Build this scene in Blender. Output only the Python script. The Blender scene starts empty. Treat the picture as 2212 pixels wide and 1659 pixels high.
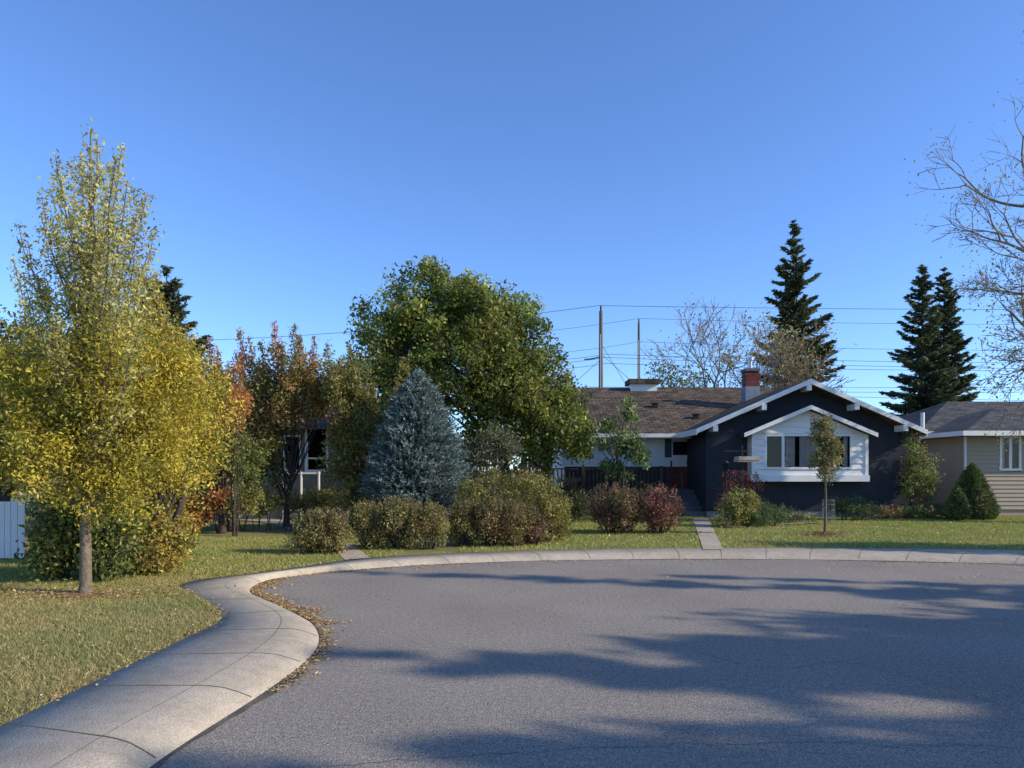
import bpy, math, random
import numpy as np
from mathutils import Vector
from mathutils.geometry import tessellate_polygon
random.seed(7); rng=np.random.default_rng(7)
F=1533.; CX=1106.; HY=1017.; H=1.6
LZ=0.12
def W(px,py,Z): return ((px-CX)*Z/F, Z, H+(HY-py)*Z/F)
def G(px,py,z=0.):
    Z=F*(H-z)/(py-HY); return ((px-CX)*Z/F,Z)
SC=bpy.context.scene
def link(o,parent=None):
    SC.collection.objects.link(o)
    if parent is not None: o.parent=parent
    return o
def empty(name):
    o=bpy.data.objects.new(name,None); o.empty_display_size=.2; return link(o)
# ---------------------------------------------------------------- materials
def nodes(name):
    m=bpy.data.materials.new(name); m.use_nodes=True
    nt=m.node_tree; nt.nodes.clear()
    out=nt.nodes.new('ShaderNodeOutputMaterial')
    return m,nt,out
def mat(name,col,rough=.8,var=.15,scale=6.,bump=0.,bscale=None,col2=None,spec=.3,metal=0,fine=None,fine2=None):
    m,nt,out=nodes(name); N=nt.nodes; L=nt.links
    b=N.new('ShaderNodeBsdfPrincipled'); b.inputs['Roughness'].default_value=rough
    b.inputs['Specular IOR Level'].default_value=spec; b.inputs['Metallic'].default_value=metal
    tc=N.new('ShaderNodeTexCoord'); no=N.new('ShaderNodeTexNoise'); no.inputs['Scale'].default_value=scale
    no.inputs['Detail'].default_value=5; L.new(tc.outputs['Object'],no.inputs['Vector'])
    r=N.new('ShaderNodeValToRGB'); r.color_ramp.elements[0].position=.3; r.color_ramp.elements[1].position=.7
    c2=col2 or tuple(min(1,c*(1+var)) for c in col); c1=col if col2 else tuple(c*(1-var) for c in col)
    r.color_ramp.elements[0].color=(*c1,1); r.color_ramp.elements[1].color=(*c2,1)
    L.new(no.outputs['Fac'],r.inputs['Fac']); last=r.outputs['Color']
    for fi in (fine,fine2):
        if not fi: continue
        n2=N.new('ShaderNodeTexNoise'); n2.inputs['Scale'].default_value=fi[0]; n2.inputs['Detail'].default_value=3
        L.new(tc.outputs['Object'],n2.inputs['Vector'])
        mr=N.new('ShaderNodeMapRange'); mr.inputs[1].default_value=.3; mr.inputs[2].default_value=.7
        mr.inputs[3].default_value=1-fi[1]; mr.inputs[4].default_value=1+fi[1]; L.new(n2.outputs['Fac'],mr.inputs[0])
        mx=N.new('ShaderNodeMix'); mx.data_type='RGBA'; mx.blend_type='MULTIPLY'; mx.inputs[0].default_value=1
        L.new(last,mx.inputs[6]); L.new(mr.outputs[0],mx.inputs[7]); last=mx.outputs[2]
    L.new(last,b.inputs['Base Color'])
    if bump:
        n3=N.new('ShaderNodeTexNoise'); n3.inputs['Scale'].default_value=bscale or scale*8; n3.inputs['Detail'].default_value=4
        L.new(tc.outputs['Object'],n3.inputs['Vector'])
        bp=N.new('ShaderNodeBump'); bp.inputs['Strength'].default_value=bump; bp.inputs['Distance'].default_value=.02
        L.new(n3.outputs['Fac'],bp.inputs['Height']); L.new(bp.outputs[0],b.inputs['Normal'])
    L.new(b.outputs[0],out.inputs[0]); return m
def leafmat(name,trans=.35,gloss=.03):
    m,nt,out=nodes(name); N=nt.nodes; L=nt.links
    a=N.new('ShaderNodeAttribute'); a.attribute_name='Col'
    d=N.new('ShaderNodeBsdfDiffuse'); t=N.new('ShaderNodeBsdfTranslucent'); g=N.new('ShaderNodeBsdfGlossy'); g.inputs['Roughness'].default_value=.5
    g.inputs['Color'].default_value=(.6,.6,.6,1)
    L.new(a.outputs['Color'],d.inputs['Color']); L.new(a.outputs['Color'],t.inputs['Color'])
    x=N.new('ShaderNodeMixShader'); x.inputs[0].default_value=trans; L.new(d.outputs[0],x.inputs[1]); L.new(t.outputs[0],x.inputs[2])
    y=N.new('ShaderNodeMixShader'); y.inputs[0].default_value=gloss; L.new(x.outputs[0],y.inputs[1]); L.new(g.outputs[0],y.inputs[2])
    L.new(y.outputs[0],out.inputs[0]); return m
def brickmat(name,c1,c2,mortar,scale,bw,rh,plane='xz',ms=.02,noise=.25):
    m,nt,out=nodes(name); N=nt.nodes; L=nt.links
    tc=N.new('ShaderNodeTexCoord'); s=N.new('ShaderNodeSeparateXYZ'); c=N.new('ShaderNodeCombineXYZ')
    L.new(tc.outputs['Object'],s.inputs[0])
    L.new(s.outputs[{'x':0,'y':1,'z':2}[plane[0]]],c.inputs[0]); L.new(s.outputs[{'x':0,'y':1,'z':2}[plane[1]]],c.inputs[1])
    b=N.new('ShaderNodeTexBrick'); b.inputs['Scale'].default_value=scale; b.inputs['Brick Width'].default_value=bw; b.inputs['Row Height'].default_value=rh
    b.inputs['Mortar Size'].default_value=ms; b.inputs['Color1'].default_value=(*c1,1); b.inputs['Color2'].default_value=(*c2,1); b.inputs['Mortar'].default_value=(*mortar,1)
    L.new(c.outputs[0],b.inputs['Vector'])
    no=N.new('ShaderNodeTexNoise'); no.inputs['Scale'].default_value=3; no.inputs['Detail'].default_value=6; L.new(tc.outputs['Object'],no.inputs['Vector'])
    mr=N.new('ShaderNodeMapRange'); mr.inputs[1].default_value=.3; mr.inputs[2].default_value=.7; mr.inputs[3].default_value=1-noise; mr.inputs[4].default_value=1+noise
    L.new(no.outputs['Fac'],mr.inputs[0])
    mx=N.new('ShaderNodeMix'); mx.data_type='RGBA'; mx.blend_type='MULTIPLY'; mx.inputs[0].default_value=1
    L.new(b.outputs['Color'],mx.inputs[6]); L.new(mr.outputs[0],mx.inputs[7])
    p=N.new('ShaderNodeBsdfPrincipled'); p.inputs['Roughness'].default_value=.9; p.inputs['Specular IOR Level'].default_value=.2
    bp=N.new('ShaderNodeBump'); bp.inputs['Strength'].default_value=.6; bp.inputs['Distance'].default_value=.02; bp.invert=True
    L.new(b.outputs['Fac'],bp.inputs['Height']); L.new(bp.outputs[0],p.inputs['Normal'])
    L.new(mx.outputs[2],p.inputs['Base Color']); L.new(p.outputs[0],out.inputs[0]); return m
def glassmat(name):
    m,nt,out=nodes(name); N=nt.nodes; L=nt.links
    t=N.new('ShaderNodeBsdfTransparent'); t.inputs['Color'].default_value=(.85,.88,.88,1)
    g=N.new('ShaderNodeBsdfGlossy'); g.inputs['Roughness'].default_value=.02
    f=N.new('ShaderNodeFresnel'); f.inputs['IOR'].default_value=1.45
    x=N.new('ShaderNodeMixShader'); L.new(f.outputs[0],x.inputs[0]); L.new(t.outputs[0],x.inputs[1]); L.new(g.outputs[0],x.inputs[2])
    L.new(x.outputs[0],out.inputs[0]); return m
M={}
M['asphalt']=mat('asphalt',(.285,.245,.203),.95,col2=(.34,.295,.245),scale=.7,fine=(75,.6),fine2=(22,.18),bump=.7,bscale=120,spec=.08)
M['crack']=mat('crack_tar',(.09,.078,.066),.9,scale=3)
M['concrete']=mat('concrete',(.42,.345,.255),.9,col2=(.52,.435,.33),scale=1.5,fine=(70,.2),fine2=(9,.1),bump=.4,bscale=90,spec=.1)
M['joint']=mat('joint_dark',(.14,.11,.085),.95,scale=5)
M['lawn']=mat('lawn_turf',(.2,.18,.07),.95,col2=(.29,.26,.1),scale=1.2,fine=(45,.4),bump=.8,bscale=60,spec=.05)
M['mulch']=mat('mulch',(.16,.09,.04),.95,col2=(.28,.17,.09),scale=14,bump=.8)
M['ground']=mat('ground_dry',(.12,.12,.05),.95,scale=.1)
M['navy']=mat('navy_stucco',(.036,.041,.052),.9,var=.1,scale=3,bump=.3,bscale=80)
M['white']=mat('white_paint',(.83,.8,.75),.55,var=.03,scale=3)
M['stuccow']=mat('white_stucco',(.78,.75,.7),.85,var=.05,scale=3,bump=.3,bscale=70)
M['cream']=mat('cream_wall',(.2,.175,.14),.8,var=.1,scale=3)
M['tan']=mat('tan_siding',(.4,.32,.235),.7,var=.04,scale=2)
M['dark']=mat('dark_interior',(.012,.013,.015),.8)
M['darkwall']=mat('dark_brown_wall',(.045,.035,.03),.9)
M['shutter']=mat('dark_shutter',(.05,.055,.06),.6)
M['curtain']=mat('curtain_cloth',(.6,.5,.48),.9,var=.1,scale=4)
M['wood']=mat('weathered_wood',(.05,.04,.033),.85,var=.3,scale=8)
M['cedar']=mat('cedar_boards',(.38,.24,.13),.8,var=.2,scale=5)
M['pale_wood']=mat('pale_wood',(.5,.42,.3),.8)
M['bark']=mat('bark',(.18,.135,.095),.95,var=.35,scale=14,bump=.9,bscale=40)
M['barkg']=mat('bark_grey',(.24,.2,.16),.95,var=.25,scale=10,bump=.7,bscale=40)
M['barkd']=mat('bark_dark',(.07,.055,.045),.95,var=.3,scale=10,bump=.7,bscale=40)
M['metal']=mat('galvanised_metal',(.45,.46,.47),.4,metal=.7)
M['black']=mat('black_metal',(.02,.02,.02),.5)
M['wire']=mat('wire_dark',(.03,.03,.035),.6)
M['step']=mat('grey_step',(.13,.13,.13),.9,scale=3)
M['flash']=mat('grey_flashing',(.2,.24,.28),.6)
M['brown_shingle']=brickmat('brown_shingles',(.155,.112,.075),(.075,.055,.038),(.035,.028,.022),1,.33,.17,'xy',.018,.4)
M['grey_shingle']=brickmat('grey_shingles',(.11,.105,.1),(.06,.058,.056),(.03,.03,.03),1,.33,.17,'xy',.014,.35)
M['brick']=brickmat('red_brick',(.2,.045,.03),(.13,.03,.025),(.16,.11,.1),1,.22,.075,'xz',.006,.2)
M['glass']=glassmat('window_glass')
M['leaf']=leafmat('leaf',.4); M['needle']=leafmat('needle',.15,.03); M['litter']=leafmat('leaf_litter',.1,.02); M['grass']=leafmat('grass_blade',.3,.02)
# ---------------------------------------------------------------- mesh helpers
def fastmesh(name,V,Fc,m,parent=None,col=None,smooth=False):
    V=np.asarray(V,dtype=np.float32); Fc=np.asarray(Fc,dtype=np.int32); k=Fc.shape[1]; nf=Fc.shape[0]
    me=bpy.data.meshes.new(name); me.vertices.add(len(V)); me.vertices.foreach_set('co',V.ravel())
    me.loops.add(nf*k); me.loops.foreach_set('vertex_index',Fc.ravel()); me.polygons.add(nf)
    me.polygons.foreach_set('loop_start',np.arange(0,nf*k,k,dtype=np.int32))
    if smooth: me.polygons.foreach_set('use_smooth',np.ones(nf,dtype=bool))
    me.update(calc_edges=True); me.materials.append(m)
    if col is not None:
        a=me.color_attributes.new('Col','FLOAT_COLOR','POINT'); c=np.ones((len(V),4),dtype=np.float32); c[:,:3]=col
        a.data.foreach_set('color',c.ravel())
    return link(bpy.data.objects.new(name,me),parent)
def pmesh(name,V,Fs,m,parent=None,smooth=False):
    me=bpy.data.meshes.new(name); me.from_pydata([tuple(v) for v in V],[],Fs); me.update(); me.materials.append(m)
    if smooth:
        for p in me.polygons: p.use_smooth=True
    return link(bpy.data.objects.new(name,me),parent)
BF=[(0,3,2,1),(4,5,6,7),(0,1,5,4),(1,2,6,5),(2,3,7,6),(3,0,4,7)]
def boxes(name,lst,m,parent=None):
    V=[];Fs=[]
    for (x0,x1,y0,y1,z0,z1) in lst:
        o=len(V); V+=[(x0,y0,z0),(x1,y0,z0),(x1,y1,z0),(x0,y1,z0),(x0,y0,z1),(x1,y0,z1),(x1,y1,z1),(x0,y1,z1)]
        Fs+=[tuple(i+o for i in f) for f in BF]
    return pmesh(name,V,Fs,m,parent)
def prism_y(name,poly,y0,y1,m,parent=None):
    n=len(poly); V=[(x,y0,z) for x,z in poly]+[(x,y1,z) for x,z in poly]
    Fs=[tuple(range(n)),tuple(range(2*n-1,n-1,-1))]+[(i,i+n,(i+1)%n+n,(i+1)%n) for i in range(n)]
    return pmesh(name,V,Fs,m,parent)
def prism_x(name,poly,x0,x1,m,parent=None):
    n=len(poly); V=[(x0,y,z) for y,z in poly]+[(x1,y,z) for y,z in poly]
    Fs=[tuple(range(n)),tuple(range(2*n-1,n-1,-1))]+[(i,i+n,(i+1)%n+n,(i+1)%n) for i in range(n)]
    return pmesh(name,V,Fs,m,parent)
def siding(name,x0,x1,y,z0,z1,step,m,parent,lap=.03):
    V=[];Fs=[]; z=z0
    while z<z1-1e-3:
        t=min(z+step,z1); o=len(V)
        V+=[(x0,y-lap,z),(x1,y-lap,z),(x1,y,t),(x0,y,t),(x0,y+.002,z),(x1,y+.002,z)]
        Fs+=[(o,o+1,o+2,o+3),(o+4,o+5,o+1,o),(o,o+3,o+4),(o+1,o+5,o+2)]; z=t
    return pmesh(name,V,Fs,m,parent)
class Tubes:
    def __init__(s): s.V=[];s.F=[];s.n=0
    def add(s,pts,rad,sides=6):
        pts=np.asarray(pts,float); n=len(pts); rad=np.broadcast_to(rad,(n,))
        T=np.gradient(pts,axis=0); T/=np.linalg.norm(T,axis=1,keepdims=True)+1e-9
        up=np.array([0,0,1.]) if abs(T[0][2])<.8 else np.array([1.,0,0])
        A=np.cross(T,up); A/=np.linalg.norm(A,axis=1,keepdims=True)+1e-9; B=np.cross(T,A)
        th=np.arange(sides)*2*math.pi/sides
        ring=pts[:,None,:]+rad[:,None,None]*(np.cos(th)[None,:,None]*A[:,None,:]+np.sin(th)[None,:,None]*B[:,None,:])
        s.V.append(ring.reshape(-1,3)); i=np.arange(n-1)[:,None]*sides; j=np.arange(sides)[None,:]; j2=(j+1)%sides
        f=np.stack([i+j,i+j2,i+sides+j2,i+sides+j],-1).reshape(-1,4)+s.n
        s.F.append(f); s.n+=n*sides
    def build(s,name,m,parent=None): return fastmesh(name,np.concatenate(s.V),np.concatenate(s.F),m,parent,smooth=True)
def runit(n):
    v=rng.normal(size=(n,3)); return v/np.linalg.norm(v,axis=1,keepdims=True)
def quads(C,size,cols,asp=.5,dirs=None,flat=0.):
    n=len(C); a=runit(n) if dirs is None else dirs
    r=runit(n); 
    if flat: a=a*np.array([1,1,1-flat]); a/=np.linalg.norm(a,axis=1,keepdims=True)
    b=np.cross(a,r); b/=np.linalg.norm(b,axis=1,keepdims=True)+1e-9
    if flat: b=b*np.array([1,1,1-flat])
    L=(size*(.6+.8*rng.random(n)))[:,None]
    V=np.stack([C-a*L/2,C+b*L*asp/2,C+a*L/2,C-b*L*asp/2],1).reshape(-1,3)
    return V,np.arange(n*4).reshape(-1,4),np.repeat(cols,4,axis=0)
def pick(pal,n):
    c=np.array([p[0] for p in pal]); w=np.array([p[1] for p in pal],float); w/=w.sum()
    return c[rng.choice(len(pal),n,p=w)]
def crown(parent,name,blobs,n,size,pal,nclump=120,sig=.25,shell=.4,m='leaf',asp=.5,jit=.25,zflat=1.,leafvar=.3):
    Bl=np.array(blobs,float); w=(Bl[:,3]*Bl[:,4]*Bl[:,5])**.67; w/=w.sum()
    bi=rng.choice(len(Bl),nclump,p=w); d=runit(nclump); r=(rng.random(nclump)**shell)[:,None]
    C=Bl[bi,:3]+d*r*Bl[bi,3:6]*(1+.07*rng.normal(size=(nclump,1)))
    cc=pick(pal,nclump)*np.exp(jit*rng.normal(size=(nclump,1)))
    k=rng.integers(0,nclump,n)
    s=sig*(.6+.8*rng.random(nclump))
    o=rng.normal(size=(n,3)); ln=np.linalg.norm(o,axis=1,keepdims=True); o=o/ln*np.minimum(ln,2.)
    P=C[k]+o*s[k][:,None]*np.array([1,1,zflat])
    mix=rng.random((n,1))<leafvar
    col=np.where(mix,pick(pal,n),cc[k])*np.exp(.2*rng.normal(size=(n,1)))
    ok=P[:,2]>LZ; P=P[ok]; col=col[ok]
    V,Fq,c=quads(P,size,np.clip(col,0,.9),asp)
    fastmesh(name,V,Fq,M[m],parent,c); return C
def trunk(parent,base,top,r0,r1,tb,wob=.04,n=8,sides=9):
    t=np.linspace(0,1,n)[:,None]; p=np.array(base)*(1-t)+np.array(top)*t
    p[1:-1,:2]+=rng.normal(size=(n-2,2))*wob
    rad=r0+(r1-r0)*t[:,0]; rad[0]*=1.35
    tb.add(p,rad,sides); return p
def limbs(tb,p,centers,K,r,lo=.35):
    idx=rng.choice(len(centers),min(K,len(centers)),replace=False)
    for i in idx:
        c=centers[i]; u=lo+(1-lo)*rng.random(); q=u*(len(p)-1); a=int(q); f=q-a; s=p[a]*(1-f)+p[min(a+1,len(p)-1)]*f
        mid=(s+c)/2+np.array([0,0,-.1*np.linalg.norm(c-s)])+rng.normal(size=3)*.06
        t=np.linspace(0,1,6)[:,None]; b=(1-t)**2*s+2*t*(1-t)*mid+t*t*c
        tb.add(b,np.linspace(r,r*.2,6)*(.6+.5*rng.random()),5)
def Bp(px,py,Z,rx,ry,d=None):
    x,y,z=W(px,py,Z); s=Z/F; return (x,y,z,rx*s,(d if d is not None else rx*s),ry*s)
def shoots(parent,name,lines,nper,size,pal,sig=.1,start=.25,asp=.4,jit=.2,m='leaf'):
    """leaves strung along given branch polylines"""
    P=[];Cc=[]
    for pts in lines:
        pts=np.asarray(pts); n=int(nper*np.linalg.norm(pts[-1]-pts[0])); 
        t=start+(1-start)*rng.random(n); q=t*(len(pts)-1); a=np.minimum(q.astype(int),len(pts)-2); f=(q-a)[:,None]
        b=pts[a]*(1-f)+pts[a+1]*f
        P.append(b+rng.normal(size=(n,3))*(sig*(1.15-.7*t))[:,None]); Cc.append(np.tile(pick(pal,1)*np.exp(jit*rng.normal()),(n,1)))
    P=np.concatenate(P);Cc=np.concatenate(Cc); n=len(P)
    mix=rng.random((n,1))<.5; col=np.where(mix,pick(pal,n),Cc)*np.exp(.2*rng.normal(size=(n,1)))
    V,Fq,c=quads(P,size,np.clip(col,0,.9),asp); fastmesh(name,V,Fq,M[m],parent,c)
def curve3(a,b,lift=.0,n=6,wob=.05):
    a=np.array(a);b=np.array(b); mid=np.array([(a[0]*.35+b[0]*.65),(a[1]*.35+b[1]*.65),a[2]*.6+b[2]*.4+lift])
    t=np.linspace(0,1,n)[:,None]; p=(1-t)**2*a+2*t*(1-t)*mid+t*t*b; p[1:-1]+=rng.normal(size=(n-2,3))*wob*.5; return p
def spruce(name,X,Y,z0,z1,R,levels=34,pal=None,size=.28,dens=1.,p=.85,droop=.3,ragged=.25,trunk_r=.2,asp=.28,zb=LZ):
    e=empty(name); tb=Tubes(); tb.add([(X,Y,zb),(X,Y,(z0+z1)/2),(X,Y,z1)],[trunk_r,trunk_r*.55,.01],7)
    P=[];D=[];Cc=[]
    nl=levels*7
    for i in range(nl):
        t=((i+rng.random())/nl); z=z0+(z1-z0)*t; r0=R*(1-t)**p+.05
        if rng.random()>.45+.65*(1-t): continue
        az=i*2.4+rng.normal()*.5; r=r0*(1-ragged+1.3*ragged*rng.random()); d=np.array([math.cos(az),math.sin(az),0]); lat=np.array([-d[1],d[0],0])
        tilt=-droop*(1-t)+.35*t+.08*rng.normal()
        n=max(10,int(dens*85*r))
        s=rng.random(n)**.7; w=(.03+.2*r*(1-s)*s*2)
        off=rng.normal(size=n)*w
        zz=z+tilt*r*s+.25*r*s*s-np.abs(rng.normal(size=n))*.09*(r*(1.1-s)+.2)
        pos=np.array([X,Y,0])+d*(r*s)[:,None]+lat*off[:,None]; pos[:,2]=zz
        dd=d*.9+lat*(np.sign(off)*.5)[:,None]+rng.normal(size=(n,3))*.35; dd/=np.linalg.norm(dd,axis=1,keepdims=True)
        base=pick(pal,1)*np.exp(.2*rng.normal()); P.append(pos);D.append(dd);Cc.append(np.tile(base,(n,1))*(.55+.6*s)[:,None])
        if r>.6: tb.add([(X,Y,z),tuple(np.array([X,Y,z])+d*r*.85+np.array([0,0,tilt*r*.85+.18*r]))],[.035,.01],4)
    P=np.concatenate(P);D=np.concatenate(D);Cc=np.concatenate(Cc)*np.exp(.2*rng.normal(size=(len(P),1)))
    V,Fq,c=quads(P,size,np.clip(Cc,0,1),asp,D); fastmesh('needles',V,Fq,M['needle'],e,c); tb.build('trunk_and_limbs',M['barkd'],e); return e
def bare(tb,p,d,L,r,depth,tips,spread=.5,up=.1,minr=.006):
    n=5; pts=[np.array(p)]; dd=np.array(d,float)
    for i in range(n-1):
        dd=dd+rng.normal(size=3)*.09+np.array([0,0,up*.12]); dd/=np.linalg.norm(dd); pts.append(pts[-1]+dd*L/(n-1))
    tb.add(pts,np.linspace(r,r*.62,n),8 if r>.08 else (5 if r>.02 else 3))
    if depth==0: tips.append(pts[-1]); return
    k=rng.integers(2,4) if depth>1 else 3
    for i in range(k):
        q=pts[-1] if i<2 else pts[rng.integers(2,4)]
        nd=dd+rng.normal(size=3)*spread; nd[2]+=up; nd/=np.linalg.norm(nd)
        bare(tb,q,nd,L*(.66+.2*rng.random()),max(minr,r*(.6 if i<2 else .45)),depth-1,tips,spread,up,minr)
def pip(x,y,poly):
    poly=np.asarray(poly); ins=np.zeros(len(x),bool); j=len(poly)-1
    for i in range(len(poly)):
        xi,yi=poly[i];xj,yj=poly[j]
        if yi!=yj:
            c=((yi>y)!=(yj>y))&(x<(xj-xi)*(y-yi)/(yj-yi)+xi); ins^=c
        j=i
    return ins
# ---------------------------------------------------------------- ground, road, walk
KZ=.10
pairs=[((-1.9,-60),(-3.1,-60)),((-1.9,-20),(-3.1,-20)),((-1.9,0),(-3.1,0)),((-1.92,2.2),(-3.06,2.2)),
 (G(330,1659),G(0,1570,KZ)),(G(570,1500),G(200,1475,KZ)),(G(662,1432),G(330,1413,KZ)),(G(692,1390),G(415,1372,KZ)),(G(680,1352),G(473,1343,KZ)),(G(635,1325),G(474,1320,KZ)),
 (G(590,1305),G(425,1288,KZ)),(G(543,1280),G(386,1268,KZ)),(G(562,1261),G(425,1254,KZ)),(G(620,1248),G(520,1243,KZ)),(G(730,1235),G(650,1225,KZ)),(G(850,1225),G(780,1207,KZ)),
 (G(1000,1217),G(950,1197,KZ)),(G(1200,1211),G(1170,1189,KZ)),(G(1500,1208),G(1490,1184,KZ)),(G(1800,1210),G(1810,1184,KZ)),(G(2000,1214),G(2020,1186,KZ)),(G(2212,1221),G(2260,1192,KZ)),
 ((11.0,9.6),(12.1,10.3)),((12.0,6.5),(13.3,6.6)),((11.4,3.2),(12.6,2.7)),((9.4,.8),(10.2,-.2)),((7.3,-1.2),(8.2,-2.1)),((6.2,-4),(7.4,-4.4)),((6,-20),(7.2,-20)),((6,-60),(7.2,-60))]
def cr(P,sub=10):
    P=np.array(P,float); out=[]
    for i in range(len(P)-1):
        p0=P[max(i-1,0)];p1=P[i];p2=P[i+1];p3=P[min(i+2,len(P)-1)]
        d=np.linalg.norm(p2-p1); m1=(p2-p0)*d/(np.linalg.norm(p2-p0)+1e-9); m2=(p3-p1)*d/(np.linalg.norm(p3-p1)+1e-9)
        for k in range(sub):
            t=k/sub; out.append((2*t**3-3*t*t+1)*p1+(t**3-2*t*t+t)*m1+(-2*t**3+3*t*t)*p2+(t**3-t*t)*m2)
    out.append(P[-1]); return np.array(out)
GU=cr([p[0] for p in pairs]); IN=cr([p[1] for p in pairs]); NP=len(GU)
def flatpoly(name,pts,z,m,parent=None):
    pts=[Vector((p[0],p[1],z)) for p in pts]; tr=tessellate_polygon([pts])
    Fs=[]
    for t in tr:
        a,b,c=[pts[i] for i in t]; 
        n=(b-a).cross(c-a).z; Fs.append(tuple(t) if n>0 else tuple(reversed(t)))
    return pmesh(name,pts,Fs,m,parent)
g=pmesh('ground',[(-3000,-3000,-.12),(3000,-3000,-.12),(3000,3000,-.12),(-3000,3000,-.12)],[(0,1,2,3)],M['ground'])
road_out=GU+(IN-GU)*.05
road=flatpoly('road',list(road_out),0.,M['asphalt'])
lawn=flatpoly('lawn',list(IN)+[(300,-60),(300,400),(-300,400),(-300,-60)],LZ-.02,M['lawn'])
prof=[(0,-.02),(0.02,.012),(.10,.05),(.19,.083),(.27,.096),(.34,.1),(1.0,.104),(1.012,.08)]
V=[];Fs=[]
for i in range(NP):
    for (t,z) in prof:
        q=GU[i]*(1-t)+IN[i]*t; V.append((q[0],q[1],z))
k=len(prof)
for i in range(NP-1):
    for j in range(k-1): Fs.append((i*k+j,(i+1)*k+j,(i+1)*k+j+1,i*k+j+1))
walk=pmesh('sidewalk',V,[tuple(reversed(f)) for f in Fs],M['concrete'],smooth=True)
mid=(GU+IN)/2; seg=np.linalg.norm(np.diff(mid,axis=0),axis=1); cum=np.concatenate([[0],np.cumsum(seg)])
V=[];Fs=[]
def at(C,s):
    i=min(np.searchsorted(cum,s)-1,NP-2); i=max(i,0); f=(s-cum[i])/(seg[i]+1e-9); return C[i]*(1-f)+C[i+1]*f
s=cum[30]
zz=lambda t: np.interp(t,[p[0] for p in prof],[p[1] for p in prof])+.0025
while s<cum[-1]-40:
    ts=[.03,.07,.12,.19,.27,.34,.55,.78,.99]
    w=.005; o=len(V)
    for t in ts:
        for ds in (-w,w):
            q=at(GU,s+ds)*(1-t)+at(IN,s+ds)*t; V.append((q[0]+0.0,q[1],zz(t)))
    for a in range(len(ts)-1): Fs.append((o+2*a,o+2*a+1,o+2*a+3,o+2*a+2))
    s+=.92+ .05*rng.normal()
for tt in (.36,):
    o=len(V)
    for i in range(NP):
        for dt in (-.002,.002):
            q=GU[i]*(1-tt-dt)+IN[i]*(tt+dt); V.append((q[0],q[1],zz(tt)))
    for i in range(NP-1): Fs.append((o+2*i,o+2*i+1,o+2*i+3,o+2*i+2))
pmesh('joints',V,Fs,M['joint'],walk)
def strip(pts,w,z,V,Fs,jit=.02):
    pts=np.array(pts); d=np.gradient(pts,axis=0); d/=np.linalg.norm(d,axis=1,keepdims=True); nrm=np.stack([-d[:,1],d[:,0]],1)
    o=len(V)
    for i in range(len(pts)):
        ww=w*(.3+1.0*rng.random())
        a=pts[i]+nrm[i]*ww; b=pts[i]-nrm[i]*ww; V.append((a[0],a[1],z)); V.append((b[0],b[1],z))
    for i in range(len(pts)-1): Fs.append((o+2*i,o+2*i+1,o+2*i+3,o+2*i+2))
V=[];Fs=[]
for line in [[(1500,1405),(1640,1440),(1850,1430),(2050,1480),(2260,1540)],[(700,1655),(1000,1625),(1300,1612),(1600,1600),(1900,1608),(2260,1612)],[(1980,1262),(2100,1330),(2260,1350)]]:
    pts=cr([G(*p) for p in line],24); n=len(pts); pts=pts+np.cumsum(rng.normal(size=(n,2))*.008,axis=0)+rng.normal(size=(n,2))*.006
    strip(pts,.0026,.004,V,Fs)
pmesh('cracks',V,Fs,M['crack'],road)
V=[];Fs=[]
q=GU[30:260]+(IN-GU)[30:260]*.02
for i,p in enumerate(q):
    a=p; b=p-(IN-GU)[30+i]*.06*(1+.4*math.sin(i*.35)+.15*rng.normal()); V.append((a[0],a[1],.004)); V.append((b[0],b[1],.004))
for i in range(len(q)-1): Fs.append((2*i,2*i+1,2*i+3,2*i+2))
pmesh('gutter_seam',V,Fs,mat('gutter_grime',(.09,.075,.06),.95,col2=(.16,.135,.11),scale=5,fine=(60,.4)),road)
def pathmesh(name,L,R,m='concrete'):
    L=cr([G(*p,LZ) for p in L],6); R=cr([G(*p,LZ) for p in R],6); V=[];Fs=[]
    for a,b in zip(L,R): V+=[(a[0],a[1],LZ-.006),(b[0],b[1],LZ-.006)]
    for i in range(len(L)-1): Fs.append((2*i,2*i+1,2*i+3,2*i+2))
    pmesh(name,V,Fs,M[m]); return list(L)+list(R)[::-1]
path1=pathmesh('front_path',[(1519,1186),(1507,1150),(1497,1119)],[(1563,1186),(1545,1150),(1530,1119)])
path2=pathmesh('front_path',[(745,1208),(720,1188),(640,1148),(560,1126),(440,1119)],[(800,1204),(775,1186),(690,1142),(600,1121),(440,1113)])
# ---------------------------------------------------------------- grass blades
lawnexcl=list(IN)
def grass(name,xr,yr,n,h,w,pal):
    x=rng.uniform(*xr,n); y=rng.uniform(*yr,n); ok=~pip(x,y,lawnexcl)&~pip(x,y,path1)&~pip(x,y,path2)&(np.abs(x)<y*.8+1)
    x=x[ok];y=y[ok]; n=len(x); hh=h*(.5+rng.random(n)); az=rng.random(n)*6.283; dx=np.cos(az)*w/2; dy=np.sin(az)*w/2
    lean=rng.normal(size=(n,2))*.55*hh[:,None]; z=np.full(n,LZ-.022)
    V=np.stack([np.stack([x-dx,y-dy,z],1),np.stack([x+dx,y+dy,z],1),np.stack([x+lean[:,0],y+lean[:,1],z+hh],1)],1).reshape(-1,3)
    pat=np.sin(x*1.7+np.sin(y*1.3)*2)*np.sin(y*2.1+x*.6)
    c=pick(pal,n)*np.exp(.2*rng.normal(size=(n,1)))*(pat[:,None]*np.array([.15,.05,.12])+1)
    fastmesh(name,V,np.arange(3*n).reshape(-1,3),M['grass'],lawn,np.repeat(np.clip(c,0,.9),3,axis=0))
gp=[((.42,.35,.14),4),((.31,.29,.09),3),((.54,.43,.22),3.5),((.19,.21,.05),2)]
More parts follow.
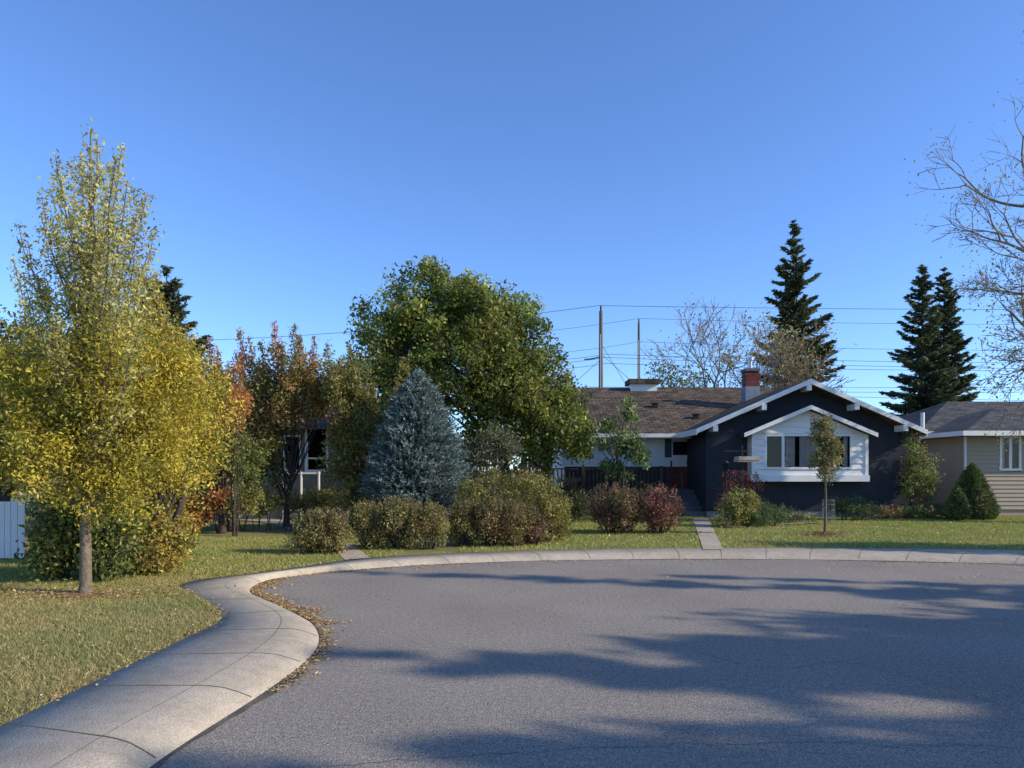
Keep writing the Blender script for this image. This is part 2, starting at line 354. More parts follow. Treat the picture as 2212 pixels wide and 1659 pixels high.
gp2=[((.4,.42,.09),4),((.28,.33,.07),4),((.5,.45,.16),2.5)]
gp3=[((.4,.38,.1),4),((.28,.31,.07),4),((.5,.43,.17),2.5)]
grass('near_grass_blades',(-7,-2.8),(3.4,10),150000,.03,.007,gp)
grass('mid_grass_blades',(-9,-2),(8,16),80000,.035,.012,gp3)
grass('far_grass_blades',(-1,16),(12.9,24),100000,.04,.016,gp2)
def litter(name,xy,z,size,pal,parent=None):
    n=len(xy); P=np.column_stack([xy,np.full(n,z)+rng.random(n)*.012]); c=pick(pal,n)*np.exp(.25*rng.normal(size=(n,1)))
    V,Fq,cc=quads(P,size,np.clip(c,0,.9),.55,None,.75); fastmesh(name,V,Fq,M['litter'],parent,cc)
lp=[((.46,.28,.11),4),((.54,.38,.17),3),((.3,.17,.08),3),((.58,.45,.25),1)]
fl=empty('fallen_leaves')
n=2600; idx=rng.integers(80,128,n); off=np.abs(rng.normal(size=n))*.14*(1+.5*np.sin(idx*.5))
q=GU[idx]+(GU[np.minimum(idx+1,NP-1)]-GU[idx])*rng.random((n,1)); dn=(GU-IN)[idx]; dn/=np.linalg.norm(dn,axis=1,keepdims=True)
litter('gutter_leaves',q+dn*off[:,None],.008,.038,lp,fl)
n=600; idx=rng.integers(50,80,n); off=np.abs(rng.normal(size=n))*.08
q=GU[idx]+(GU[idx+1]-GU[idx])*rng.random((n,1)); dn=(GU-IN)[idx]; dn/=np.linalg.norm(dn,axis=1,keepdims=True)
litter('kerb_leaves',q+dn*off[:,None],.008,.035,lp,fl)
n=900; idx=rng.integers(125,215,n); off=np.abs(rng.normal(size=n))*.3
q=GU[idx]+(GU[idx+1]-GU[idx])*rng.random((n,1)); dn=(GU-IN)[idx]; dn/=np.linalg.norm(dn,axis=1,keepdims=True)
litter('far_gutter_leaves',q+dn*off[:,None],.008,.042,lp,fl)
n=420; litter('road_leaves',np.column_stack([rng.uniform(-2,11,n),12.4-np.abs(rng.normal(size=n))*2.0]),.01,.04,[((.5,.43,.3),1),((.38,.28,.16),1)],fl)
ax,ay=G(185,1282,LZ)
n=1300; litter('tree_base_leaves',np.column_stack([ax+rng.normal(size=n)*.75-.2,ay+rng.normal(size=n)*.2]),LZ+.01,.045,lp,fl)
n=1200; x=rng.uniform(-8,-2.9,n); y=rng.uniform(4,12,n); ok=~pip(x,y,lawnexcl); litter('lawn_leaves',np.column_stack([x,y])[ok],LZ+.012,.035,[((.55,.42,.2),2),((.6,.52,.32),1),((.4,.25,.12),1)],fl)
n=1200; idx=rng.integers(40,210,n); q=IN[idx]+(IN[idx+1]-IN[idx])*rng.random((n,1)); dn=(IN-GU)[idx]; dn/=np.linalg.norm(dn,axis=1,keepdims=True)
litter('edge_leaves',q+dn*(rng.normal(size=n)*.06+.05)[:,None],.115,.033,lp,fl)
n=900; x=rng.uniform(0,13,n); y=rng.uniform(13.5,20,n); ok=~pip(x,y,lawnexcl); litter('far_lawn_leaves',np.column_stack([x,y])[ok],LZ+.02,.055,[((.6,.45,.2),2),((.65,.58,.35),1)],fl)
# ---------------------------------------------------------------- houses
def window(parent,name,x0,x1,z0,z1,y,mull=(),fr=.06,curtain=None,depth=.5,transom=None):
    L=[(x0-fr,x1+fr,y-.03,y+.04,z1,z1+fr),(x0-fr,x1+fr,y-.05,y+.04,z0-fr,z0),(x0-fr,x0,y-.03,y+.04,z0,z1),(x1,x1+fr,y-.03,y+.04,z0,z1)]
    for mx in mull: L.append((mx-fr*.6,mx+fr*.6,y-.028,y+.038,z0,z1))
    if transom: L.append((x0,x1,y-.024,y+.034,transom-.025,transom+.025))
    boxes(name+'_frame',L,M['white'],parent)
    pmesh(name+'_glass',[(x0,y,z0),(x1,y,z0),(x1,y,z1),(x0,y,z1)],[(0,1,2,3)],M['glass'],parent)
    pmesh(name+'_interior',[(x0,y+.05,z0),(x1,y+.05,z0),(x1,y+.05,z1),(x0,y+.05,z1),(x0,y+depth,z0),(x1,y+depth,z0),(x1,y+depth,z1),(x0,y+depth,z1)],
      [(4,5,6,7),(0,1,5,4),(3,7,6,2),(0,4,7,3),(1,2,6,5)],M['dark'],parent)
    if curtain:
        V=[];Fs=[]
        for (a,b) in curtain:
            n=int((b-a)/.025); o=len(V)
            for i in range(n+1):
                x=a+(b-a)*i/n; yy=y+.12+.03*math.sin(x*38)+.015*math.sin(x*91); V+=[(x,yy,z0+.02),(x,yy,z1-.01)]
            for i in range(n): Fs.append((o+2*i,o+2*i+2,o+2*i+3,o+2*i+1))
        pmesh(name+'_curtain',V,Fs,M['curtain'],parent,True)
def wallxz(name,x0,x1,z0,z1,holes,y,m,parent,th=.2,topfn=None):
    """front wall made of butted panels around window holes"""
    L=[]; holes=sorted(holes); x=x0
    for (a,b,c,d) in holes:
        if a>x: L.append((x,a,y,y+th,z0,z1))
        L.append((a,b,y,y+th,z0,c)); L.append((a,b,y,y+th,d,z1)); x=b
    if x<x1: L.append((x,x1,y,y+th,z0,z1))
    return boxes(name,L,m,parent)
h=empty('blue_gable_house')
XP,ZP,SL=9.42,4.48,.437; YF=22.4
def under(x): return ZP-.17-SL*abs(x-XP)
wl,wr=6.29,12.89; hx0,hx1,hz0,hz1=8.05,10.82,1.70,2.72
prism_y('front_wall_left',[(wl,.3),(hx0-.3,.3),(hx0-.3,under(hx0-.3)+.04),(wl,under(wl)+.04)],23,23.2,M['navy'],h)
prism_y('front_wall_right',[(hx1+.3,.3),(wr,.3),(wr,under(wr)+.04),(hx1+.3,under(hx1+.3)+.04)],23,23.2,M['navy'],h)
boxes('front_wall_low',[(hx0-.3,hx1+.3,23,23.2,.3,1.4)],M['navy'],h)
prism_y('front_wall_top',[(hx0-.3,3.0),(hx1+.3,3.0),(hx1+.3,under(hx1+.3)+.04),(XP,under(XP)+.04),(hx0-.3,under(hx0-.3)+.04)],23,23.2,M['navy'],h)
boxes('side_walls',[(wl,wl+.2,23.2,30,.3,under(wl)+.02),(wr-.2,wr,23.2,33,.3,under(wr)+.02)],M['navy'],h)
boxes('foundation',[(wl+.03,wr-.03,23.03,33,0,.3)],mat('foundation_concrete',(.3,.29,.27),.9),h)
e0,e1=5.85,13.08
for nm,xa in (('roof_left',e0),('roof_right',e1)):
    za=ZP-SL*abs(xa-XP); prism_y(nm,[(xa,za-.15),(XP,ZP-.15),(XP,ZP),(xa,za)],YF,29.2 if xa<XP else 34,M['brown_shingle'],h)
def rake(name,xp,zp,xa,xb,sl,y,hgt,th=.04):
    za=zp-sl*abs(xa-xp); zb=zp-sl*abs(xb-xp)
    prism_y(name+'_l',[(xa,za-hgt),(xp,zp-hgt),(xp,zp),(xa,za)],y-th,y-.001,M['white'],h)
    prism_y(name+'_r',[(xp,zp-hgt),(xb,zb-hgt),(xb,zb),(xp,zp)],y-th,y-.001,M['white'],h)
rake('rake_board',XP,ZP+.02,e0-.03,e1+.03,SL,YF,.15)
boxes('eave_fascia',[(e0-.04,e0-.005,YF,24.8,ZP-SL*(XP-e0)-.18,ZP-SL*(XP-e0)+.01),(e1+.005,e1+.04,YF,34,ZP-SL*(e1-XP)-.18,ZP-SL*(e1-XP)+.01)],M['white'],h)
L=[]
for px in (1747,1650,1545,1850,1955):
    x=(px-CX)*YF/F; zt=ZP-SL*abs(x-XP)-.15; L.append((x-.075,x+.075,YF-.05,YF+.5,zt-.17,zt+.02))
boxes('beam_ends',L,M['white'],h)
bx0,bx1,by=7.62,11.33,22.6; bz0,bz1=1.26,2.80; bxp=9.40; bsl=.42
bpk=3.62
siding('bay_siding_left',bx0+.02,hx0-.001,by,bz0+.2,bz1+.0,.19,M['white'],h)
siding('bay_siding_right',hx1+.001,bx1-.02,by,bz0+.2,bz1+.0,.19,M['white'],h)
siding('bay_siding_low',hx0,hx1,by,bz0+.2,hz0-.06,.19,M['white'],h)
boxes('bay_trim',[(bx0-.03,bx1+.03,by-.07,23,bz0,bz0+.2),(bx0,bx0+.1,by-.045,by+.02,bz0+.2,bz1),(bx1-.1,bx1,by-.045,by+.02,bz0+.2,bz1)],M['white'],h)
boxes('bay_sides',[(bx0+.01,bx0+.06,by+.02,23,bz0+.2,bz1),(bx1-.06,bx1-.01,by+.02,23,bz0+.2,bz1)],M['white'],h)
zc=hz1+.075
while zc<bpk-.12:
    zn=min(zc+.19,bpk-.1); hw=(bpk-.05-zn)/bsl+.02; hw0=min((bpk-.05-zc)/bsl, bxp-bx0-.02)
    prism=[(bxp-hw0,zc),(bxp+min(hw0,bx1-bxp-.02),zc),(bxp+min(hw,bx1-bxp-.02),zn),(bxp-min(hw,bxp-bx0-.02),zn)]
    o=prism_y('bay_gable_board',prism,by-.03+.0,by+.03,M['white'],h); zc=zn
    for v in o.data.vertices:
        if v.co.y<by and v.co.z>zn-.001: v.co.y+=.028
boxes('bay_head',[(hx0,hx1,by-.032,by+.04,hz1+.06,hz1+.074)],M['white'],h)
for xa in (7.33,11.47):
    za=bpk-bsl*abs(xa-bxp); prism_y('bay_roof',[(xa,za-.08),(bxp,bpk-.08),(bxp,bpk+.03),(xa,za+.03)],by-.28,22.998,M['brown_shingle'],h)
rake('bay_rake',bxp,bpk+.05,7.30,11.50,bsl,by-.28,.13)
window(h,'picture_window',hx0+.06,hx1-.06,hz0+.02,hz1-.02,by+.01,mull=(8.63,10.27),fr=.075,curtain=[(8.75,9.05),(9.2,9.72),(10.62,10.74)],depth=.55)
yw=25.5
wx0,wx1=1.9,6.9
def fx(px,Z=25.5): return (px-CX)*Z/F
def fz(py,Z=25.5): return H+(HY-py)*Z/F
win1=(fx(1452),fx(1497),fz(985),fz(952)); win2=(fx(1215),fx(1278),fz(990),fz(962))
wallxz('wing_wall',wx0,wx1,1.75,3.05,[win2,win1],yw,M['stuccow'],h)
boxes('wing_brick',[(5.5,wx1,yw-.06,yw+.2,.1,1.749)],M['brick'],h)
boxes('wing_lower_wall',[(wx0,5.499,yw-.05,yw+.2,.1,1.749)],M['darkwall'],h)  # plain dark brown lower wall, left of the brick
window(h,'small_window',win1[0]+.03,win1[1]-.03,win1[2]+.03,win1[3]-.03,yw+.03,fr=.05,depth=.4)
window(h,'left_window',win2[0]+.03,win2[1]-.03,win2[2]+.03,win2[3]-.03,yw+.03,mull=((win2[0]+win2[1])/2,),fr=.05,depth=.4)
a,b=win1[0],win1[1]
boxes('shutters',[(fx(1436),a-.035,yw-.03,yw-.002,win1[2]-.05,win1[3]+.07),(b+.035,fx(1514),yw-.03,yw-.002,win1[2]-.05,win1[3]+.07)],M['shutter'],h)
boxes('wing_far_walls',[(wx0,wx0+.2,yw+.2,33,.1,3.0),(wx0,13,33.2,33.4,.1,3.0)],M['stuccow'],h)
ye,ze,yr,zr=24.85,2.90,29.5,5.06; sl=(zr-ze)/(yr-ye)
prism_x('wing_roof_front',[(ye,ze-.1),(yr,zr-.1),(yr,zr),(ye,ze)],1.75,10.8,M['brown_shingle'],h)
prism_x('wing_roof_back',[(yr,zr-.1),(34.1,ze-.1),(34.1,ze),(yr,zr)],1.75,12.6,M['brown_shingle'],h)
prism_x('wing_gable_end',[(yw+.2,2.95),(33.2,2.95),(yr,zr-.12)],wx0+.02,wx0+.18,M['stuccow'],h)
boxes('wing_gutter',[(1.7,6.2,ye-.1,ye-.003,ze-.13,ze+.0)],M['white'],h)
boxes('wing_soffit',[(1.8,6.6,ye,yw-.002,ze-.16,ze-.12)],M['white'],h)
tb=Tubes(); x=fx(1521); tb.add([(x,yw-.1,ze-.15),(x,yw-.1,.3)],.04,8); tb.build('downpipe',M['white'],h)
def rz(y): return ze+(y-ye)*sl
x0,_,_=W(1608,860,27.2); x1,_,_=W(1636,860,27.2)
boxes('chimney_stack',[(x0,x1,27,27.5,rz(27)-.3,fz(803,27.2))],M['brick'],h)
boxes('chimney_cap',[(x0-.04,x1+.04,26.96,27.54,fz(803,27.2)+.001,fz(797,27.2))],M['step'],h)
boxes('chimney_flashing',[(x0-.02,x1+.02,26.98,27.52,rz(27)-.25,fz(836,27.2))],M['flash'],h)
tb=Tubes(); tb.add([((x0+x1)/2,27.25,fz(797,27.2)),((x0+x1)/2,27.25,fz(776,27.2))],.07,8); tb.add([((x0+x1)/2,27.25,fz(778,27.2)),((x0+x1)/2,27.25,fz(772,27.2))],.12,8); tb.build('chimney_flue',M['metal'],h)
vx0,_,_=W(1360,0,29.4); vx1,_,_=W(1416,0,29.4)
boxes('ridge_box',[(vx0,vx1,29.1,29.9,4.8,fz(831,29.4))],M['white'],h)
boxes('ridge_box_cap',[(vx0-.1,vx1+.12,28.95,30.05,fz(831,29.4)+.001,fz(821,29.4))],M['brown_shingle'],h)
for px,py in ((1415,880),(1503,903)):
    y=27.3 if px<1450 else 26.2; xx,_,_=W(px,py,y); boxes('roof_vent',[(xx-.09,xx+.09,y-.09,y+.09,rz(y)-.1,rz(y)+.14),(xx-.13,xx+.13,y-.13,y+.13,rz(y)+.141,rz(y)+.17)],M['black'],h)
cu=bpy.data.curves.new('house_number','FONT'); cu.body='116'; cu.size=.2; cu.extrude=.006; cu.shear=.25
o=bpy.data.objects.new('house_number',cu); o.location=(fx(1480),yw-.012,fz(1001)); o.rotation_euler=(math.pi/2,0,0); cu.materials.append(M['black']); link(o,h)
boxes('front_steps',[(fx(1470,23.5),fx(1532,23.5)-.08,23.1+.35*i,25.4,LZ+.17*i-.02,LZ+.17*(i+1)-.02-.001) for i in range(5)],M['step'],h)
boxes('step_rail',[(fx(1468,23.3),fx(1468,23.3)+.05,23.1,23.15,LZ,1.5),(fx(1468,23.3),fx(1468,23.3)+.05,24.6,24.65,LZ,1.95)],M['black'],h)
d=empty('wooden_deck')
dx0,dx1,dy0,dy1=1.1,4.95,23.4,25.4
boxes('deck_boards',[(dx0,dx1,dy0+.16*i,dy0+.16*i+.15,.86,.90) for i in range(12)],M['wood'],d)
L=[(dx0+.12*i,dx0+.12*i+.1,dy0+.03,dy0+.05,.1,.855) for i in range(32)]
boxes('deck_skirt',L,M['wood'],d)
L=[(dx0,dx1,dy0-.03,dy0+.09,1.64,1.69),(dx0,dx1,dy0,dy0+.05,1.0,1.05)]+[(dx0+.13*i,dx0+.13*i+.04,dy0+.005,dy0+.045,1.051,1.639) for i in range(30)]
boxes('deck_railing',L,M['wood'],d)
boxes('deck_posts',[(x,x+.1,dy0-.06,dy0-.001,.1,1.76) for x in (1.05,2.3,3.6,4.86)],M['wood'],d)
t=empty('tan_siding_house')
tz=24.; fxx=lambda px,Z=24.:(px-CX)*Z/F
tx=fxx(2086); tw=(fxx(2160),fxx(2204),fz(1015,24),fz(943,24))
wallxz('front_core',tx,24,.1,2.8,[tw],tz+.03,M['tan'],t,.2)
siding('front_siding_a',tx,tw[0],tz,.3,2.78,.14,M['tan'],t); siding('front_siding_b',tw[1],24,tz,.3,2.78,.14,M['tan'],t)
siding('front_siding_c',tw[0],tw[1],tz,.3,tw[2]-.07,.14,M['tan'],t)
window(t,'front_window',tw[0]+.06,tw[1]-.06,tw[2]+.05,tw[3]-.05,tz+.0,mull=((tw[0]+tw[1])/2,),fr=.08,depth=.4,curtain=[(tw[0]+.1,tw[0]+.25)])
boxes('rear_core',[(fxx(1990,26.5),tx-.001,26.6,27,.1,2.9)],M['tan'],t); siding('rear_siding',fxx(1990,26.5),tx,26.55,.3,2.9,.14,M['tan'],t)
boxes('side_core',[(tx+.001,tx+.15,24.24,26.6,.1,2.8)],M['tan'],t)
def hip(name,x0,x1,y0,y1,z0,rise,ins):
    ym=(y0+y1)/2; V=[(x0,y0,z0),(x1,y0,z0),(x1,y1,z0),(x0,y1,z0),(x0+ins,ym,z0+rise),(x1-ins,ym,z0+rise)]
    pmesh(name,V,[(0,1,5,4),(1,2,5),(2,3,4,5),(3,0,4),(3,2,1,0)],M['grey_shingle'],t)
    boxes(name+'_fascia',[(x0-.05,x1+.05,y0-.06,y0-.002,z0-.1,z0+.06),(x0-.06,x0-.002,y0,y1,z0-.1,z0+.06)],M['white'],t)
hip('front_roof',tx-.45,26,23.4,31,2.86,1.15,3.6)
hip('rear_roof',fxx(1985,26)-.1,30,26.0,34,2.98,1.55,3.6)
tb=Tubes(); xx,_,_=W(2003,0,26); tb.add([(xx,26.3,2.9),(xx,26.3,3.75)],.07,8); tb.add([(tx-.05,23.95,2.75),(tx-.05,23.95,.3)],.04,8); tb.build('vent_and_downpipe',M['white'],t)
lh=empty('cream_bungalow')
lw=(fxx(660,22.),fxx(708,22.),fz(1018,22),fz(922,22)); lw2=(fxx(612,22.),fxx(650,22.),fz(1018,22),fz(940,22))
wallxz('front_wall',-11.5,-3.6,.1,2.9,[lw2,lw],22,M['cream'],lh)
window(lh,'tall_window',lw[0]+.05,lw[1]-.05,lw[2]+.05,lw[3]-.05,22.02,fr=.07,depth=.4,transom=fz(990,22))
window(lh,'side_window',lw2[0]+.05,lw2[1]-.05,lw2[2]+.05,lw2[3]-.05,22.02,fr=.05,depth=.4)
prism_x('roof',[(21.4,2.85),(26,4.2),(30.6,2.85),(30.6,2.98),(26,4.35),(21.4,2.98)],-12,-3.2,M['grey_shingle'],lh)
boxes('side_walls',[(-11.5,-11.3,22.2,30,.1,2.85),(-3.8,-3.6,22.2,30,.1,2.85)],M['cream'],lh)
L=[(fxx(612,20.5),fxx(692,20.5),20.45,20.5,fz(1024,20.5),fz(1020,20.5)),(fxx(612,20.5),fxx(692,20.5),20.45,20.5,fz(1103,20.5),fz(1100,20.5))]
for px in (612,650,688): L.append((fxx(px,20.5),fxx(px,20.5)+.04,20.44,20.51,LZ,fz(1019,20.5)))
boxes('porch_rail',L,M['white'],lh)
f=empty('white_board_fence')
L=[]
for i in range(15): L.append((-9.9+.11*i,-9.9+.11*i+.1,12,12.03,LZ,1.08))
boxes('boards',L,M['white'],f); boxes('rails',[(-9.9,-8.27,12.031,12.07,.35,.42),(-9.9,-8.27,12.031,12.07,.85,.92)],M['white'],f)
f=empty('cedar_fence')
boxes('boards',[(fxx(1125,26.)+.13*i,fxx(1125,26.)+.13*i+.12,26,26.03,LZ,2.05) for i in range(9)],M['cedar'],f); boxes('rails',[(fxx(1125,26.),fxx(1125,26.)+1.2,26.031,26.08,.6,.7)],M['cedar'],f)
# ---------------------------------------------------------------- poles and wires
def pole(name,px,ytop,Z,r,xtra=None):
    e=empty(name); x,y,z=W(px,ytop,Z); tb=Tubes(); tb.add([(x,y,-.1),(x,y,z*.5),(x,y,z)],[r*1.2,r,r*.75],10); tb.build('pole_shaft',M['bark'],e)
    tb=Tubes(); tb.add([(x,y,z-.1),(x,y,z+.35)],.06,6); tb.build('top_insulator',M['wire'],e)
    tb=Tubes(); tb.add([(x-.05,y-r-.02,z-1.5),(x-.05,y-r-.02,.3)],.02,5); tb.build('conduit',M['metal'],e)
    return x,y,z
pole('utility_pole',1298,672,45,.15); pole('utility_pole',1380,697,60,.13)
w=empty('overhead_wires'); tb=Tubes()
def wire(a,b,sag=.0,r=.014):
    a=np.array(W(*a));b=np.array(W(*b)); t=np.linspace(0,1,18)[:,None]; p=a*(1-t)+b*t; p[:,2]-=(4*sag*t*(1-t))[:,0]; tb.add(p,r,4)
wire((100,742,45),(1293,660,45),.6);wire((1293,660,45),(2500,668,45),.1)
wire((900,735,60),(1380,688,60),.3);wire((1380,688,60),(2500,700,60),.2)
wire((1100,768,50),(1380,738,60),.2);wire((1380,738,60),(2500,756,60),.3)
for a,b in ((765,784),(772,798),(785,800)): wire((1150,a+15,50),(1310,a,48),.1); wire((1310,a,48),(2500,b,50),.2)
wire((1150,835,50),(2500,834,50),.1); wire((1150,842,50),(2500,846,50),.1); wire((1150,838,50),(2500,870,50),.1)
wire((1305,770,45),(1240,828,45));wire((1300,745,45),(1352,830,45));wire((1305,770,45),(1380,838,45)); wire((1262,776,45),(1298,770,45),.05,.04)
tb.build('cables',M['wire'],w)
# ---------------------------------------------------------------- conifers
dk=[((.11,.13,.06),3),((.15,.165,.08),2),((.07,.085,.045),2)]
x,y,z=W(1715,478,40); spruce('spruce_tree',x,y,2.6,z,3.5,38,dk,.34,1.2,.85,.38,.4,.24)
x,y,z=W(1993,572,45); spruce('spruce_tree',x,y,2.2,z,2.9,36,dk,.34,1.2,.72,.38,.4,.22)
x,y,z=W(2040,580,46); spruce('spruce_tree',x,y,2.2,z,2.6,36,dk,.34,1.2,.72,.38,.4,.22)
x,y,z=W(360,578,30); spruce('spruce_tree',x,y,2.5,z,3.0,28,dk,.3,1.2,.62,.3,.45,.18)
# blue spruce
bl=[((.2,.27,.25),3),((.27,.34,.31),2),((.11,.155,.13),2)]
e=empty('blue_spruce'); X,Y,_=W(903,0,17.5); P=[];D=[];Cc=[]
zt=W(0,800,17.5)[2]; zb=.45
hp=np.array([0,.08,.18,.28,.45,.62,.78,.9,.97,1.0]); rp=np.array([.85,1.12,1.27,1.28,1.14,.93,.68,.42,.18,.04])
def sp_r(t): return float(np.interp(t,hp,rp))
for i in range(5800):
    while True:
        t=rng.random()
        if rng.random()<sp_r(t)/1.3+.08: break
    z=zb+(zt-zb)*t; az=rng.random()*6.283; prof_r=sp_r(t)*(1+.08*math.sin(t*60+az)+.07*math.sin(az*5+t*20))
    rr=prof_r*(.76+.32*rng.random()); 
    if rng.random()<.25: rr*=.8
    d_=np.array([math.cos(az),math.sin(az),.2+.5*t]); d_/=np.linalg.norm(d_)
    tip=np.array([X+math.cos(az)*rr,Y+math.sin(az)*rr,z]); k=13
    s=rng.random(k); pos=tip-d_*(s*.2)[:,None]; nd=d_*.75+rng.normal(size=(k,3))*.55; nd/=np.linalg.norm(nd,axis=1,keepdims=True)
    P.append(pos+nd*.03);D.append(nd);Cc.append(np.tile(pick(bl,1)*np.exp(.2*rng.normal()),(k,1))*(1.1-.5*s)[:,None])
for j in range(9):
    zz_=zt-.25+.3*j/9; k=22; nd=runit(k)*.8+np.array([0,0,.6]); P.append(np.tile([X,Y,zz_],(k,1))+rng.normal(size=(k,3))*.03);D.append(nd/np.linalg.norm(nd,axis=1,keepdims=True));Cc.append(pick(bl,k))
P=np.concatenate(P);D=np.concatenate(D);Cc=np.concatenate(Cc)
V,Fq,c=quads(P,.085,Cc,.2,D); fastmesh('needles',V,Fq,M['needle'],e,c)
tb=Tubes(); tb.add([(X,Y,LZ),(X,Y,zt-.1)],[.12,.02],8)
zs=np.linspace(zb,zt-.3,14); tb.add([(X,Y,q) for q in zs],[.7*sp_r((q-zb)/(zt-zb)) for q in zs],14); tb.build('trunk_and_dark_core',mat('dark_core',(.02,.025,.022),.95),e)  # added solid core; near-black colour stands in for the shaded crown interior
# ---------------------------------------------------------------- big green tree
e=empty('green_tree'); gpz=[((.18,.22,.045),4),((.27,.29,.055),3),((.11,.145,.035),2.5),((.36,.33,.07),1.5)]
Z=22
bls=[Bp(935,670,Z,105,95,1.9),Bp(855,760,Z,90,110,1.9),Bp(1010,760,Z,150,140,2.6),Bp(1010,690,Z,80,80,1.8),Bp(1080,705,Z,95,80,1.6),Bp(1110,830,Z,110,130,2.2),Bp(1180,890,Z,75,75,1.3),Bp(880,860,Z,100,80,2),Bp(1235,935,21,46,55,.8),Bp(1060,930,Z,90,60,1.6),Bp(1170,960,21.5,55,45,.9)]
C=crown(e,'crown_foliage',bls,100000,.12,gpz,680,.19,.33,jit=.28)
tb=Tubes(); bx,by_,_=W(1120,0,22)
p=trunk(e,(bx,by_,LZ),(bx-1.2,by_,4.6),.17,.1,tb); limbs(tb,p,C,60,.06,.4)
p=trunk(e,(bx+.9,by_,LZ),(bx+1.0,by_-.2,3.6),.12,.07,tb); limbs(tb,p,C,30,.05,.4); tb.build('trunk_and_limbs',M['barkd'],e)
e=empty('silver_leaf_shrub'); C=crown(e,'foliage',[Bp(1070,960,19.5,50,40,.7),Bp(1025,1000,19.5,40,40,.6)],4500,.09,[((.17,.19,.11),2),((.1,.12,.06),1.5),((.2,.13,.1),.4)],80,.15); tb=Tubes()
b=(W(1050,0,19)[0],19,LZ); p=trunk(e,b,(b[0],19,1.8),.05,.03,tb); limbs(tb,p,C,24,.02,.2); tb.build('stems',M['barkd'],e)
def multistem(name,base_px,Z,tips,blobs,n,size,pal,nclump,sig,nper=260,shoot_sig=.09,shpal=None,r=.05):
    e=empty(name); C=crown(e,'crown_foliage',blobs,n,size,pal,nclump,sig,.5)
    tb=Tubes(); bx=W(base_px,0,Z)[0]; p=trunk(e,(bx,Z,LZ),(bx+.1,Z,2.0),r*1.6,r,tb); limbs(tb,p,C,30,r*.6,.2)
    lines=[]
    for (px,py) in tips:
        dz=rng.normal()*.6; x,y,z=W(px,py,Z); c0=np.array([ (x*.65+bx*.35), Z+dz*.5, max(1.5,z-1.6)]); l=curve3(c0,(x,y+dz,z),.1,6,.05); lines.append(l); tb.add(l,np.linspace(.02,.005,6),4)
    shoots(e,'shoot_foliage',lines,nper,size,shpal or pal,shoot_sig,.0)
    tb.build('trunk_and_limbs',M['barkd'],e)
olive=[((.24,.24,.07),3),((.34,.29,.08),3),((.14,.16,.045),2),((.38,.23,.08),1)]
redd=[((.44,.19,.09),3),((.38,.26,.08),3),((.25,.24,.07),2),((.5,.3,.11),2)]
multistem('ornamental_pear_tree',620,18.8,[(520,715),(545,735),(600,700),(622,712),(575,745),(655,715),(690,735),(500,760),(640,735),(720,770),(670,745),(700,790),(560,790),(610,740),(530,770),(650,760)],
 [Bp(600,835,18.8,95,80,1.1),Bp(560,900,18.8,60,90,.9),Bp(680,840,18.8,60,60,.9),Bp(575,1000,18.5,35,70,.4),Bp(560,960,18.2,40,60,.4),Bp(620,890,18.2,40,40,.4)],26000,.085,olive+[((.42,.24,.09),3)],240,.15,shpal=redd)
multistem('red_leaf_shrub',480,17,[(465,735),(480,760),(495,740),(450,790),(510,790)],[Bp(485,850,17,42,75,.6),Bp(500,900,17,40,60,.5)],6500,.08,[((.42,.15,.08),3),((.5,.25,.09),2),((.22,.18,.06),1.5)],60,.12)
multistem('ornamental_pear_tree',765,18.2,[(735,760),(760,800),(790,810),(745,740),(800,830),(870,770),(885,765)],[Bp(770,900,18.2,60,80,.7),Bp(745,830,18.2,50,60,.7),Bp(755,990,18.2,50,80,.6)],18000,.085,olive,170,.14)
multistem('green_shrub_tree',500,17.5,[(520,880),(540,900),(460,880)],[Bp(490,960,17.5,60,75,.8),Bp(450,1020,17.2,65,75,.8),Bp(530,1010,17.5,45,75,.6)],17000,.075,[((.22,.26,.08),3),((.32,.32,.1),2),((.13,.16,.05),2)],150,.13)
e=empty('foundation_shrubs'); crown(e,'foliage',[Bp(760,1075,17.5,60,40,.5),Bp(560,1080,17.5,45,40,.4),Bp(700,1080,19.5,40,25,.4),Bp(520,1085,17,30,28,.4),Bp(800,1060,18.5,50,50,.4),Bp(640,1085,19,50,26,.4),Bp(460,1090,17.5,40,30,.4)],13000,.07,olive+[((.42,.35,.06),1.0)],160,.1)
tb=Tubes()
for i in range(40):
    x=W(rng.uniform(510,830),0,17.6)[0]; tb.add([(x,17.6,LZ),(x+rng.normal()*.15,17.6+rng.normal()*.1,LZ+.5+.4*rng.random())],[.012,.005],4)
tb.build('stems',M['barkd'],e)
